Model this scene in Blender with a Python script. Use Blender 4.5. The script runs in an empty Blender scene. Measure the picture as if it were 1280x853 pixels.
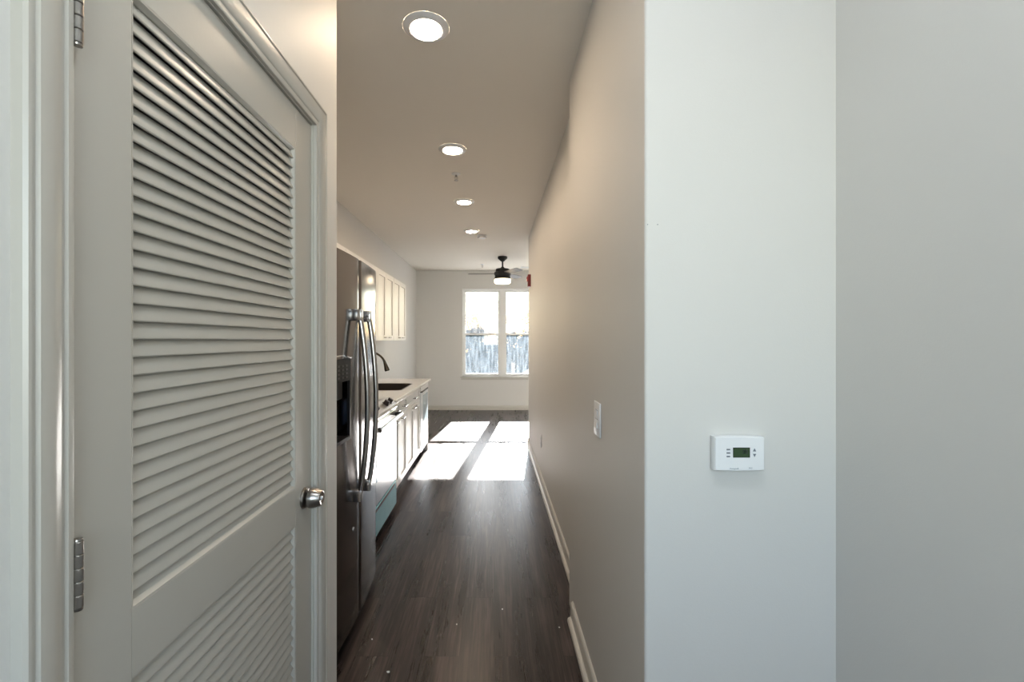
import bpy, bmesh, math, random
from mathutils import Vector, Matrix

# ---------------------------------------------------------------- camera, sky, sun, exposure
scene = bpy.context.scene
COL = scene.collection
CAM_Z = 1.385
F_PX = 569.0
cd = bpy.data.cameras.new('camera')
cam = bpy.data.objects.new('camera', cd); COL.objects.link(cam)
cam.location = (0, 0, CAM_Z); cam.rotation_euler = (math.pi/2, 0, 0)
cd.sensor_width = 36.0; cd.lens = F_PX*36.0/1280.0
cd.shift_x = 22.5/1280.0; cd.shift_y = -2.0/1280.0
cd.clip_start = 0.02; cd.clip_end = 300
scene.camera = cam
scene.view_settings.view_transform = 'Standard'
scene.view_settings.look = 'None'
scene.view_settings.gamma = 1.0
scene.view_settings.use_curve_mapping = False
scene.view_settings.exposure = 0.95

SUN_DIR = Vector((-0.110, -1.0, -0.509)).normalized()      # the way the sunlight travels
SUN_STRENGTH = 30.0
SKY_STRENGTH = 0.30
LAMP_STRENGTH = 94.0
ENTRY_POWER = 14.0
world = bpy.data.worlds.new('sky'); scene.world = world; world.use_nodes = True
wn = world.node_tree; wn.nodes.clear()
sky = wn.nodes.new('ShaderNodeTexSky'); sky.sky_type = 'NISHITA'; sky.sun_disc = False
sky.sun_elevation = math.radians(27); sky.sun_rotation = math.radians(-6.3); sky.air_density = 1.2; sky.dust_density = 0.4
bg = wn.nodes.new('ShaderNodeBackground'); bg.inputs[1].default_value = SKY_STRENGTH
wo = wn.nodes.new('ShaderNodeOutputWorld')
wn.links.new(sky.outputs[0], bg.inputs[0]); wn.links.new(bg.outputs[0], wo.inputs[0])

sl = bpy.data.lights.new('sun', 'SUN'); sl.energy = SUN_STRENGTH; sl.angle = math.radians(0.53); sl.color = (1.0, 0.97, 0.93)
so = bpy.data.objects.new('sun', sl); COL.objects.link(so)
so.rotation_euler = SUN_DIR.to_track_quat('-Z', 'Y').to_euler(); so.location = (2, 14, 9)

# added area lamp behind the camera, a cool daylight fill for the entry
al = bpy.data.lights.new('entry_fill_light', 'AREA'); al.shape = 'RECTANGLE'; al.size = 1.25; al.size_y = 1.25
al.energy = ENTRY_POWER; al.color = (0.80, 0.92, 1.0)
ao = bpy.data.objects.new('entry_fill_light', al); COL.objects.link(ao)
ao.location = (0.17, -1.72, 1.75); ao.rotation_euler = (math.pi/2, 0, 0)
pl = bpy.data.lights.new('window_portal', 'AREA'); pl.shape = 'RECTANGLE'; pl.size = 1.55; pl.size_y = 1.72
pl.cycles.is_portal = True
po = bpy.data.objects.new('window_portal', pl); COL.objects.link(po)
po.location = (0.165, 9.17, 1.52); po.rotation_euler = (-math.pi/2, 0, 0)

p2 = bpy.data.objects.new('window_portal', pl.copy()); COL.objects.link(p2)
p2.data.size = 1.45; p2.location = (2.15, 9.17, 1.52); p2.rotation_euler = (-math.pi/2, 0, 0)

# ---------------------------------------------------------------- materials
def new_mat(name):
    m = bpy.data.materials.new(name); m.use_nodes = True
    nt = m.node_tree
    return m, nt, nt.nodes['Principled BSDF']

def mat(name, col, rough=0.5, metal=0.0, bump=0.0, bscale=60.0, spec=0.5, coat=0.0, emis=None, estr=0.0, vary=0.0, vscale=3.0):
    m, nt, b = new_mat(name)
    b.inputs['Base Color'].default_value = (*col, 1)
    b.inputs['Roughness'].default_value = rough
    b.inputs['Metallic'].default_value = metal
    b.inputs['Specular IOR Level'].default_value = spec
    b.inputs['Coat Weight'].default_value = coat
    tc = nt.nodes.new('ShaderNodeTexCoord')
    nz = nt.nodes.new('ShaderNodeTexNoise'); nz.inputs['Scale'].default_value = vscale; nz.inputs['Detail'].default_value = 4
    nt.links.new(tc.outputs['Object'], nz.inputs['Vector'])
    if vary > 0:
        mp = nt.nodes.new('ShaderNodeMapRange')
        mp.inputs['To Min'].default_value = 1-vary; mp.inputs['To Max'].default_value = 1+vary
        mx = nt.nodes.new('ShaderNodeVectorMath'); mx.operation = 'SCALE'
        mx.inputs[0].default_value = col
        nt.links.new(nz.outputs['Fac'], mp.inputs['Value']); nt.links.new(mp.outputs[0], mx.inputs['Scale'])
        nt.links.new(mx.outputs[0], b.inputs['Base Color'])
    if bump > 0:
        n2 = nt.nodes.new('ShaderNodeTexNoise'); n2.inputs['Scale'].default_value = bscale; n2.inputs['Detail'].default_value = 5
        nt.links.new(tc.outputs['Object'], n2.inputs['Vector'])
        bp = nt.nodes.new('ShaderNodeBump'); bp.inputs['Strength'].default_value = bump; bp.inputs['Distance'].default_value = 0.002
        nt.links.new(n2.outputs['Fac'], bp.inputs['Height']); nt.links.new(bp.outputs[0], b.inputs['Normal'])
    if emis:
        b.inputs['Emission Color'].default_value = (*emis, 1); b.inputs['Emission Strength'].default_value = estr
    return m

def steel_mat(name, col, rough, stretch=(1, 1, 60)):
    m, nt, b = new_mat(name)
    b.inputs['Base Color'].default_value = (*col, 1); b.inputs['Metallic'].default_value = 1.0
    tc = nt.nodes.new('ShaderNodeTexCoord'); mp = nt.nodes.new('ShaderNodeMapping')
    mp.inputs['Scale'].default_value = stretch
    nz = nt.nodes.new('ShaderNodeTexNoise'); nz.inputs['Scale'].default_value = 12; nz.inputs['Detail'].default_value = 6
    mr = nt.nodes.new('ShaderNodeMapRange'); mr.inputs['To Min'].default_value = rough*0.8; mr.inputs['To Max'].default_value = rough*1.25
    nt.links.new(tc.outputs['Object'], mp.inputs[0]); nt.links.new(mp.outputs[0], nz.inputs['Vector'])
    nt.links.new(nz.outputs['Fac'], mr.inputs['Value']); nt.links.new(mr.outputs[0], b.inputs['Roughness'])
    bp = nt.nodes.new('ShaderNodeBump'); bp.inputs['Strength'].default_value = 0.03; bp.inputs['Distance'].default_value = 0.001
    nt.links.new(nz.outputs['Fac'], bp.inputs['Height']); nt.links.new(bp.outputs[0], b.inputs['Normal'])
    return m

M_WALL = mat('wall_paint', (0.665, 0.652, 0.625), 0.55, bump=0.12, bscale=260, spec=0.3, vary=0.02, vscale=1.5)
M_CEIL = mat('ceiling_paint', (0.85, 0.81, 0.74), 0.85, bump=0.08, bscale=200, spec=0.2)
M_TRIM = mat('trim_enamel', (0.51, 0.49, 0.445), 0.30, bump=0.05, bscale=90, spec=0.5)
M_DOOR = mat('door_enamel', (0.475, 0.455, 0.41), 0.33, bump=0.08, bscale=70, spec=0.5, vary=0.02)
M_WHITE = mat('white_plastic', (0.82, 0.83, 0.84), 0.35)
M_CABINET = mat('cabinet_white', (0.82, 0.815, 0.80), 0.38, bump=0.03)
M_STEEL = steel_mat('brushed_steel', (0.175, 0.162, 0.158), 0.14, (60, 60, 1))
M_HANDLE = steel_mat('handle_steel', (0.48, 0.48, 0.49), 0.20, (40, 40, 2))
M_NICKEL = mat('satin_nickel', (0.34, 0.32, 0.30), 0.28, 1.0)
M_FAUCET = mat('dark_nickel', (0.10, 0.085, 0.065), 0.25, 1.0)
M_BLACK = mat('black_plastic', (0.010, 0.010, 0.011), 0.35, spec=0.25)
M_GLOSSBLACK = mat('black_glass', (0.006, 0.006, 0.008), 0.06)
M_BODY = mat('appliance_side', (0.05, 0.05, 0.052), 0.5)
M_COUNTER = mat('quartz_counter', (0.76, 0.755, 0.74), 0.18, vary=0.06, vscale=90)
M_DUCTSHADE = mat('duct_shade_black', (0.01, 0.01, 0.01), 0.9)
M_FILM = mat('teal_film', (0.24, 0.52, 0.58), 0.25, vary=0.08, vscale=14)
M_BLUESHADE = mat('blue_shade', (0.26, 0.42, 0.54), 0.22, vary=0.1, vscale=9)  # bluish shadow on the oven door, put into the colour
M_RED = mat('alarm_red', (0.20, 0.004, 0.005), 0.35)
M_VINYL = mat('window_vinyl', (0.80, 0.80, 0.78), 0.4)
M_FANBODY = mat('fan_black', (0.012, 0.011, 0.011), 0.5)
M_BLADE = mat('fan_blade', (0.12, 0.115, 0.11), 0.5)
M_KNOB = mat('knob_brown', (0.022, 0.012, 0.010), 0.35)
M_CLEAR = mat('clear_lens', (0.75, 0.77, 0.8), 0.15)
M_LAMP = mat('lamp_diffuser', (0.9, 0.88, 0.85), 0.6, emis=(1.0, 0.775, 0.555), estr=LAMP_STRENGTH)
M_FANLAMP = mat('fan_diffuser', (0.9, 0.85, 0.7), 0.6, emis=(1.0, 0.80, 0.55), estr=5.0)
M_LCD = mat('lcd_green', (0.035, 0.070, 0.028), 0.2)
M_INK = mat('grey_ink', (0.25, 0.28, 0.32), 0.6)
M_LCDINK = mat('lcd_digits', (0.006, 0.016, 0.012), 0.4)
M_BTN = mat('grey_button', (0.16, 0.18, 0.21), 0.5)
M_PAPER = mat('white_paper', (0.85, 0.85, 0.83), 0.8)
M_ASPHALT = mat('asphalt', (0.20, 0.20, 0.20), 0.9, vary=0.1)
M_BARK = mat('bark', (0.12, 0.095, 0.075), 0.9, bump=0.3, bscale=20)
M_LEAFB = mat('leaf_blue_green', (0.022, 0.045, 0.052), 0.6, vary=0.35, vscale=2)
M_LEAFY = mat('leaf_yellow', (0.62, 0.46, 0.22), 0.6, vary=0.3, vscale=2)
M_CARPAINT = mat('car_paint', (0.80, 0.80, 0.80), 0.25, coat=0.5)
M_TYRE = mat('tyre_rubber', (0.02, 0.02, 0.02), 0.8)
M_SINK = mat('sink_basin', (0.030, 0.022, 0.016), 0.45, 0.0)

def floor_mat():
    m, nt, b = new_mat('dark_plank_floor')
    L = nt.links.new
    tc = nt.nodes.new('ShaderNodeTexCoord')
    sw = nt.nodes.new('ShaderNodeSeparateXYZ'); cb = nt.nodes.new('ShaderNodeCombineXYZ')
    L(tc.outputs['Object'], sw.inputs[0]); L(sw.outputs['Y'], cb.inputs['X']); L(sw.outputs['X'], cb.inputs['Y'])
    br = nt.nodes.new('ShaderNodeTexBrick')
    br.inputs['Scale'].default_value = 1.0; br.inputs['Brick Width'].default_value = 1.22; br.inputs['Row Height'].default_value = 0.152
    br.inputs['Mortar Size'].default_value = 0.0012; br.inputs['Mortar Smooth'].default_value = 0.2
    br.offset = 0.37; br.offset_frequency = 2
    br.inputs['Color1'].default_value = (0, 0, 0, 1); br.inputs['Color2'].default_value = (1, 1, 1, 1); br.inputs['Mortar'].default_value = (0.5, 0.5, 0.5, 1)
    L(cb.outputs[0], br.inputs['Vector'])
    # streaks of grain running the length of the planks, shifted plank by plank
    off = nt.nodes.new('ShaderNodeVectorMath'); off.operation = 'SCALE'; off.inputs['Scale'].default_value = 7.3
    L(br.outputs['Color'], off.inputs[0])
    ad = nt.nodes.new('ShaderNodeVectorMath'); ad.operation = 'ADD'
    L(tc.outputs['Object'], ad.inputs[0]); L(off.outputs[0], ad.inputs[1])
    mp = nt.nodes.new('ShaderNodeMapping'); mp.inputs['Scale'].default_value = (17, 1.1, 1)
    L(ad.outputs[0], mp.inputs[0])
    n1 = nt.nodes.new('ShaderNodeTexNoise'); n1.inputs['Scale'].default_value = 1.0; n1.inputs['Detail'].default_value = 8; n1.inputs['Roughness'].default_value = 0.65
    L(mp.outputs[0], n1.inputs['Vector'])
    mp2 = nt.nodes.new('ShaderNodeMapping'); mp2.inputs['Scale'].default_value = (120, 4, 1)
    L(ad.outputs[0], mp2.inputs[0])
    n2 = nt.nodes.new('ShaderNodeTexNoise'); n2.inputs['Scale'].default_value = 1.0; n2.inputs['Detail'].default_value = 6
    L(mp2.outputs[0], n2.inputs['Vector'])
    mx = nt.nodes.new('ShaderNodeMix'); mx.data_type = 'FLOAT'; mx.inputs['Factor'].default_value = 0.31
    L(n1.outputs['Fac'], mx.inputs['A']); L(n2.outputs['Fac'], mx.inputs['B'])
    cr = nt.nodes.new('ShaderNodeValToRGB')
    e = cr.color_ramp.elements
    e[0].position = 0.32; e[0].color = (0.007, 0.0055, 0.0058, 1)
    e[1].position = 0.70; e[1].color = (0.115, 0.084, 0.074, 1)
    k = e.new(0.5); k.color = (0.030, 0.022, 0.021, 1)
    L(mx.outputs['Result'], cr.inputs['Fac'])
    hue = nt.nodes.new('ShaderNodeMapRange'); hue.inputs['To Min'].default_value = 0.72; hue.inputs['To Max'].default_value = 1.25
    L(br.outputs['Color'], hue.inputs['Value'])
    sc = nt.nodes.new('ShaderNodeVectorMath'); sc.operation = 'SCALE'
    L(cr.outputs['Color'], sc.inputs[0]); L(hue.outputs[0], sc.inputs['Scale'])
    jm = nt.nodes.new('ShaderNodeMix'); jm.data_type = 'RGBA'
    L(br.outputs['Fac'], jm.inputs['Factor']); L(sc.outputs[0], jm.inputs['A']); jm.inputs['B'].default_value = (0.012, 0.010, 0.010, 1)
    L(jm.outputs['Result'], b.inputs['Base Color'])
    b.inputs['Specular IOR Level'].default_value = 0.31
    rr = nt.nodes.new('ShaderNodeMapRange'); rr.inputs['To Min'].default_value = 0.21; rr.inputs['To Max'].default_value = 0.36
    L(n1.outputs['Fac'], rr.inputs['Value']); L(rr.outputs[0], b.inputs['Roughness'])
    bp = nt.nodes.new('ShaderNodeBump'); bp.inputs['Strength'].default_value = 0.25; bp.inputs['Distance'].default_value = 0.0012
    L(mx.outputs['Result'], bp.inputs['Height']); L(bp.outputs[0], b.inputs['Normal'])
    return m
M_FLOOR = floor_mat()

def glass_mat(name, haze, col):
    # clear pane with dried rain streaks and dust that scatter daylight
    m = bpy.data.materials.new(name); m.use_nodes = True; nt = m.node_tree; nt.nodes.clear(); L = nt.links.new
    out = nt.nodes.new('ShaderNodeOutputMaterial')
    tr = nt.nodes.new('ShaderNodeBsdfTransparent'); gl = nt.nodes.new('ShaderNodeBsdfGlossy'); gl.inputs['Roughness'].default_value = 0.02
    tl = nt.nodes.new('ShaderNodeBsdfTranslucent'); tl.inputs['Color'].default_value = (*col, 1)
    m1 = nt.nodes.new('ShaderNodeMixShader'); m1.inputs[0].default_value = 0.05
    L(tr.outputs[0], m1.inputs[1]); L(gl.outputs[0], m1.inputs[2])
    tc = nt.nodes.new('ShaderNodeTexCoord'); mp = nt.nodes.new('ShaderNodeMapping'); mp.inputs['Scale'].default_value = (28, 1, 3)
    nz = nt.nodes.new('ShaderNodeTexNoise'); nz.inputs['Scale'].default_value = 1; nz.inputs['Detail'].default_value = 5
    L(tc.outputs['Object'], mp.inputs[0]); L(mp.outputs[0], nz.inputs['Vector'])
    mr = nt.nodes.new('ShaderNodeMapRange'); mr.inputs['From Min'].default_value = 0.35; mr.inputs['From Max'].default_value = 0.7
    mr.inputs['To Min'].default_value = haze*0.55; mr.inputs['To Max'].default_value = haze*1.6
    L(nz.outputs['Fac'], mr.inputs['Value'])
    m2 = nt.nodes.new('ShaderNodeMixShader'); L(mr.outputs[0], m2.inputs[0]); L(m1.outputs[0], m2.inputs[1]); L(tl.outputs[0], m2.inputs[2])
    L(m2.outputs[0], out.inputs['Surface'])
    return m
M_GLASS = glass_mat('dusty_glass', 0.014, (0.9, 0.93, 0.97))
M_SCREENED = glass_mat('screened_glass', 0.021, (0.72, 0.84, 0.95))

# ---------------------------------------------------------------- mesh helpers (all in world coordinates)
def BM(): return bmesh.new()

def box(bm, x0, x1, y0, y1, z0, z1, bev=0.0, seg=2):
    r = bmesh.ops.create_cube(bm, size=1.0)
    vs = r['verts']
    bmesh.ops.scale(bm, vec=(x1-x0, y1-y0, z1-z0), verts=vs)
    bmesh.ops.translate(bm, vec=((x0+x1)/2, (y0+y1)/2, (z0+z1)/2), verts=vs)
    if bev > 0:
        es = list({e for v in vs for e in v.link_edges})
        bmesh.ops.bevel(bm, geom=es, offset=bev, segments=seg, affect='EDGES', profile=0.5)
    return bm

def prism(bm, pts, axis, a, b):
    """pts: 2D outline; axis: extrusion axis. x->(y,z) y->(x,z) z->(x,y)"""
    def P(p, t):
        if axis == 'x': return (t, p[0], p[1])
        if axis == 'y': return (p[0], t, p[1])
        return (p[0], p[1], t)
    A = [bm.verts.new(P(p, a)) for p in pts]; B = [bm.verts.new(P(p, b)) for p in pts]
    n = len(pts); fs = [bm.faces.new(A), bm.faces.new(B[::-1])]
    for i in range(n):
        j = (i+1) % n; fs.append(bm.faces.new((A[j], A[i], B[i], B[j])))
    bmesh.ops.recalc_face_normals(bm, faces=fs)
    return bm

def lathe(bm, prof, origin, axis=(0, 0, 1), seg=32):
    """prof: list of (radius, height) along axis"""
    q = Vector((0, 0, 1)).rotation_difference(Vector(axis).normalized())
    o = Vector(origin); rings = []
    for r, h in prof:
        if r < 1e-6: rings.append([bm.verts.new(o + q @ Vector((0, 0, h)))])
        else: rings.append([bm.verts.new(o + q @ Vector((r*math.cos(2*math.pi*k/seg), r*math.sin(2*math.pi*k/seg), h))) for k in range(seg)])
    fs = []
    for A, B in zip(rings[:-1], rings[1:]):
        for k in range(seg):
            j = (k+1) % seg
            if len(A) == 1 and len(B) == 1: continue
            if len(A) == 1: fs.append(bm.faces.new((A[0], B[k], B[j])))
            elif len(B) == 1: fs.append(bm.faces.new((A[k], A[j], B[0])))
            else: fs.append(bm.faces.new((A[k], A[j], B[j], B[k])))
    if len(rings[0]) > 1: fs.append(bm.faces.new(rings[0][::-1]))
    if len(rings[-1]) > 1: fs.append(bm.faces.new(rings[-1]))
    bmesh.ops.recalc_face_normals(bm, faces=fs)
    return bm

def tube(bm, pts, r, seg=14, sx=1.0):
    pts = [Vector(p) for p in pts]; rings = []; up = None
    for i, p in enumerate(pts):
        t = (pts[min(i+1, len(pts)-1)] - pts[max(i-1, 0)]).normalized()
        if up is None:
            up = Vector((0, 0, 1)) if abs(t.z) < 0.9 else Vector((0, 1, 0))
        s = t.cross(up).normalized(); up = s.cross(t).normalized()
        rr = r[i] if isinstance(r, (list, tuple)) else r
        rings.append([bm.verts.new(p + s*rr*sx*math.cos(2*math.pi*k/seg) + up*rr*math.sin(2*math.pi*k/seg)) for k in range(seg)])
    fs = []
    for A, B in zip(rings[:-1], rings[1:]):
        for k in range(seg):
            j = (k+1) % seg; fs.append(bm.faces.new((A[k], A[j], B[j], B[k])))
    fs.append(bm.faces.new(rings[0][::-1])); fs.append(bm.faces.new(rings[-1]))
    bmesh.ops.recalc_face_normals(bm, faces=fs)
    return bm

def sweep(bm, stations, closed=False):
    """stations: list of rings (lists of points) joined in order"""
    R = [[bm.verts.new(p) for p in s] for s in stations]; n = len(R[0]); fs = []
    pairs = list(zip(R[:-1], R[1:])) + ([(R[-1], R[0])] if closed else [])
    for A, B in pairs:
        for k in range(n):
            j = (k+1) % n; fs.append(bm.faces.new((A[k], A[j], B[j], B[k])))
    if not closed: fs.append(bm.faces.new(R[0][::-1])); fs.append(bm.faces.new(R[-1]))
    bmesh.ops.recalc_face_normals(bm, faces=fs)
    return bm

def world_of(o):
    v = Vector((0, 0, 0))
    while o: v += o.location; o = o.parent
    return v

def obj(name, bm, m, parent=None, smooth=False, origin=None):
    me = bpy.data.meshes.new(name)
    off = world_of(parent) if parent else (Vector(origin) if origin else Vector((0, 0, 0)))
    bmesh.ops.translate(bm, vec=-off, verts=bm.verts)
    bm.to_mesh(me); bm.free()
    me.materials.append(m)
    o = bpy.data.objects.new(name, me); COL.objects.link(o)
    if parent: o.parent = parent
    elif origin: o.location = origin
    if smooth:
        for p in me.polygons: p.use_smooth = True
        try: me.set_sharp_from_angle(angle=math.radians(35))
        except Exception: pass
    return o

def tag(o, label, cat, group=None, kind=None):
    o['label'] = label; o['category'] = cat
    if group: o['group'] = group
    if kind: o['kind'] = kind
    return o

def thing(name, label, cat, loc=(0, 0, 0), group=None, kind=None):
    o = bpy.data.objects.new(name, None); COL.objects.link(o); o.location = loc
    o.empty_display_size = 0.1
    return tag(o, label, cat, group, kind)

def struct(name, bm, m, label, cat, parent=None, smooth=False):
    o = obj(name, bm, m, parent, smooth)
    if parent is None: tag(o, label, cat, kind='structure')
    return o

def dup(root, loc, label=None):
    r = root.copy(); COL.objects.link(r); r.location = loc
    if label: r['label'] = label
    for ch in list(root.children):
        c = ch.copy(); COL.objects.link(c); c.parent = r
        for g in ch.children:
            d = g.copy(); COL.objects.link(d); d.parent = c
    return r

def text_part(s, size, m, parent, loc, name='lettering', extrude=0.0003, align='CENTER', bold=0.0):
    cu = bpy.data.curves.new('lettering', 'FONT'); cu.body = s; cu.size = size; cu.extrude = extrude; cu.offset = bold
    cu.align_x = align; cu.align_y = 'CENTER'
    t = bpy.data.objects.new('tmp', cu); COL.objects.link(t)
    dg = bpy.context.evaluated_depsgraph_get(); dg.update()
    me = bpy.data.meshes.new_from_object(t.evaluated_get(dg)); bpy.data.objects.remove(t)
    rot = Matrix.Rotation(math.pi/2, 4, 'X')
    me.transform(Matrix.Translation(Vector(loc) - world_of(parent)) @ rot)
    me.materials.clear(); me.materials.append(m)
    o = bpy.data.objects.new(name, me); COL.objects.link(o); o.parent = parent
    return o

# ---------------------------------------------------------------- room shell
H = 2.74
XL, XD = -1.53, -0.56            # kitchen left wall, hall wall with the louvered door
XN, XF, XR = 0.393, 0.459, 0.891 # near hall wall, far hall wall, entry right wall
YT, YC, YE, YB = 1.186, 2.384, 6.05, 8.95
YBACK = -1.5
LW = XD
DY0, DY1, DZ = 0.601, 1.407, 2.045  # louver door leaf

struct('floor', box(BM(), XL-0.15, 3.3, YBACK-0.15, YB+0.25, -0.08, 0), M_FLOOR, 'dark brown wood plank floor with sunlit patches near the window', 'floor')
struct('ceiling', box(BM(), XL-0.15, 3.3, YBACK-0.15, YB+0.25, H, H+0.1), M_CEIL, 'flat pale beige painted ceiling above hall and kitchen', 'ceiling')
# left hall wall around the closet door
w = BM()
box(w, XD-0.12, XD, YBACK, DY0-0.012, 0, H)
box(w, XD-0.12, XD, DY1+0.012, 1.62, 0, H)
box(w, XD-0.12, XD, DY0-0.012, DY1+0.012, DZ+0.012, H)
struct('wall_left', w, M_WALL, 'beige hall wall on the left holding the louvered closet door', 'wall')
w = BM()
box(w, XL, XD-0.12, 1.50, 1.62, 0, H)
box(w, XL, XD-0.12, 0.2, 0.32, 0, H)
struct('wall_closet', w, M_WALL, 'closet side walls behind the louvered door', 'wall')
struct('wall_kitchen', box(BM(), XL-0.15, XL, 0.2, YB, 0, H), M_WALL, 'pale kitchen wall behind the refrigerator and white cabinets', 'wall')
# far wall with the window opening
WX0, WX1, WZ0, WZ1 = -0.621, 0.951, 0.655, 2.384
w = BM()
box(w, XL-0.15, WX0, YB, YB+0.2, 0, H); box(w, WX1, 1.42, YB, YB+0.2, 0, H); box(w, 2.88, 3.15, YB, YB+0.2, 0, H)
box(w, 1.42, 2.88, YB, YB+0.2, 0, 0.655); box(w, 1.42, 2.88, YB, YB+0.2, 2.384, H)
box(w, WX0, WX1, YB, YB+0.2, 0, WZ0); box(w, WX0, WX1, YB, YB+0.2, WZ1, H)
struct('wall_back', w, M_WALL, 'far living room wall with the double window', 'wall')
wr = prism(BM(), [(XN, YT), (XR+0.12, YT), (XR+0.12, YT+0.12), (XF+0.12, YT+0.12), (XF+0.12, YE), (XF, YE), (XF, YC), (XN, YC)], 'z', 0, H)
ce = [e for e in wr.edges if abs(e.verts[0].co.z-e.verts[1].co.z) > 1 and (abs(e.verts[0].co.x-XN) < 1e-4 or abs(e.verts[0].co.y-YE) < 1e-4)]
bmesh.ops.bevel(wr, geom=ce, offset=0.008, segments=4, affect='EDGES', profile=0.5)
struct('wall_right', wr, M_WALL, 'right hall wall with the light switch and thermostat corner', 'wall')
struct('wall_entry', box(BM(), XR, XR+0.12, YBACK, YT, 0, H), M_WALL, 'plain pale grey wall filling the right edge of the view', 'wall')
w = BM()
box(w, XF+0.12, 3.15, YE-0.12, YE, 0, H); box(w, 3.03, 3.15, YE, YB, 0, H)
struct('wall_living', w, M_WALL, 'living room walls around the corner past the fire alarm', 'wall')
w = BM()
EX0, EX1, EZ0, EZ1 = -0.48, 0.82, 1.10, 2.40  # window opening and frame added to let the entry fill lamp in
box(w, XD-0.12, EX0, YBACK-0.15, YBACK, 0, H); box(w, EX1, XR+0.12, YBACK-0.15, YBACK, 0, H)
box(w, EX0, EX1, YBACK-0.15, YBACK, 0, EZ0); box(w, EX0, EX1, YBACK-0.15, YBACK, EZ1, H)
struct('wall_front', w, M_WALL, 'entry wall behind the viewer with an added window opening', 'wall')
w = BM()
for a in (box(w, EX0, EX1, YBACK-0.1, YBACK-0.05, EZ0, EZ0+0.05), box(w, EX0, EX1, YBACK-0.1, YBACK-0.05, EZ1-0.05, EZ1),
          box(w, EX0, EX0+0.05, YBACK-0.1, YBACK-0.05, EZ0, EZ1), box(w, EX1-0.05, EX1, YBACK-0.1, YBACK-0.05, EZ0, EZ1)): pass
struct('added_window_2', w, M_VINYL, 'added white window frame behind the viewer, out of view', 'window')

# baseboards: a flat board with an eased top and a quarter round shoe
def base_profile(x, s, shoe=True):
    """outline in (offset from the wall, z); s = +1 if the room is on the +side"""
    return [(x, 0), (x+s*0.015, 0), (x+s*0.015, 0.066), (x+s*0.011, 0.078), (x+s*0.005, 0.084), (x, 0.084)]
def shoe_profile(x, s):
    return [(x+s*0.015, 0), (x+s*0.033, 0), (x+s*0.033, 0.008), (x+s*0.029, 0.015), (x+s*0.022, 0.019), (x+s*0.015, 0.020)]
def baseboard(name, label, segs):
    b = BM(); s = BM()
    for ax, pos, sg, a, c in segs:
        prism(b, base_profile(pos, sg), ax, a, c); prism(s, shoe_profile(pos, sg), ax, a, c-0.02 if name == 'baseboard_near' else c)
    o = obj(name, b, M_TRIM); tag(o, label, 'baseboard', kind='structure')
    obj('shoe_moulding', s, M_TRIM, o)
baseboard('baseboard_near', 'beige baseboard ending short of the near hall corner', [('y', XN, -1, YT, YC-0.125)])
baseboard('baseboard_right', 'beige baseboard along the far stretch of the right hall wall', [('y', XF, -1, YC+0.01, YE)])
baseboard('baseboard_back', 'beige baseboard under the far window', [('x', YB, -1, -1.50, 3.0)])
baseboard('baseboard_left', 'beige baseboard beside the louvered door', [('y', XD, 1, YBACK+0.02, 0.528), ('y', XD, 1, 1.485, 1.62)])
baseboard('baseboard_kitchen', 'beige baseboard past the end of the kitchen cabinets', [('y', XL, 1, 5.76, 8.9)])
baseboard('baseboard_entry', 'beige baseboard under the thermostat and entry wall', [('y', XR, -1, YBACK+0.02, YT-0.035), ('x', YT, -1, XN-0.005, XR)])

# ---------------------------------------------------------------- louvered closet door
door = thing('door_1', 'tall greige louvered closet door with knob, on the left hall wall', 'door', (XD, DY0, 0), kind='structure')
XFACE = XD - 0.004; XBACK = XFACE - 0.035
LY0, LY1 = DY0+0.108, DY1-0.112
UZ0, UZ1, BZ0, BZ1 = 0.962, 1.930, 0.225, 0.856
b = BM()
box(b, XBACK, XFACE, DY0+0.003, LY0, 0.012, DZ, 0.0015)
box(b, XBACK, XFACE, LY1, DY1-0.003, 0.012, DZ, 0.0015)
obj('stile', b, M_DOOR, door)
b = BM()
for z0, z1 in ((0.012, BZ0), (BZ1, UZ0), (UZ1, DZ)): box(b, XBACK, XFACE-0.0004, LY0, LY1, z0, z1)
obj('rail', b, M_DOOR, door)
def sticking(z0, z1):
    """small moulded edge around a louver opening: top, bottom and far side"""
    b = BM(); w_ = 0.010
    pr = [(0, -0.0003), (0.0015, -0.0010), (0.004, -0.0012), (0.006, -0.004), (w_, -0.0085), (w_, -0.016), (0, -0.016)]
    def st(y, z, sy, sz): return [(XFACE+d, y+sy*u, z+sz*u) for u, d in pr]
    sweep(b, [st(LY0, z0, 1, 1), st(LY1, z0, -1, 1), st(LY1, z1, -1, -1), st(LY0, z1, 1, -1)], closed=True)
    return b
obj('panel_moulding', sticking(UZ0, UZ1), M_DOOR, door, True)
obj('panel_moulding', sticking(BZ0, BZ1), M_DOOR, door, True)
def louvers(z0, z1, pitch=0.0288):
    b = BM(); n = int(round((z1-z0)/pitch)); p = (z1-z0)/n
    L_, T_ = 0.0345, 0.0048; a = math.radians(67)           # slope of a slat; the low edge stands out into the hall
    dx, dz = math.cos(a), -math.sin(a); nx, nz = math.sin(a), math.cos(a)
    for i in range(n+1):
        zc = z0 + (i+0.42)*p; xc = XFACE - 0.0120
        pts = []
        for t, s in ((-.5, .25), (-.5, -.25), (-.46, -.5), (.44, -.5), (.485, -.28), (.5, 0), (.485, .28), (.44, .5), (-.46, .5)):
            x = xc + dx*L_*t + nx*T_*s; z = zc + dz*L_*t + nz*T_*s
            z = min(max(z, z0-0.006), z1+0.006)
            pts.append((x, z))
        if zc > z1 + 0.004: continue
        prism(b, pts, 'y', LY0-0.004, LY1+0.004)
    return b
obj('louver_panel', louvers(UZ0, UZ1), M_DOOR, door, True)
obj('louver_panel', louvers(BZ0, BZ1, 0.0288), M_DOOR, door, True)
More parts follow.
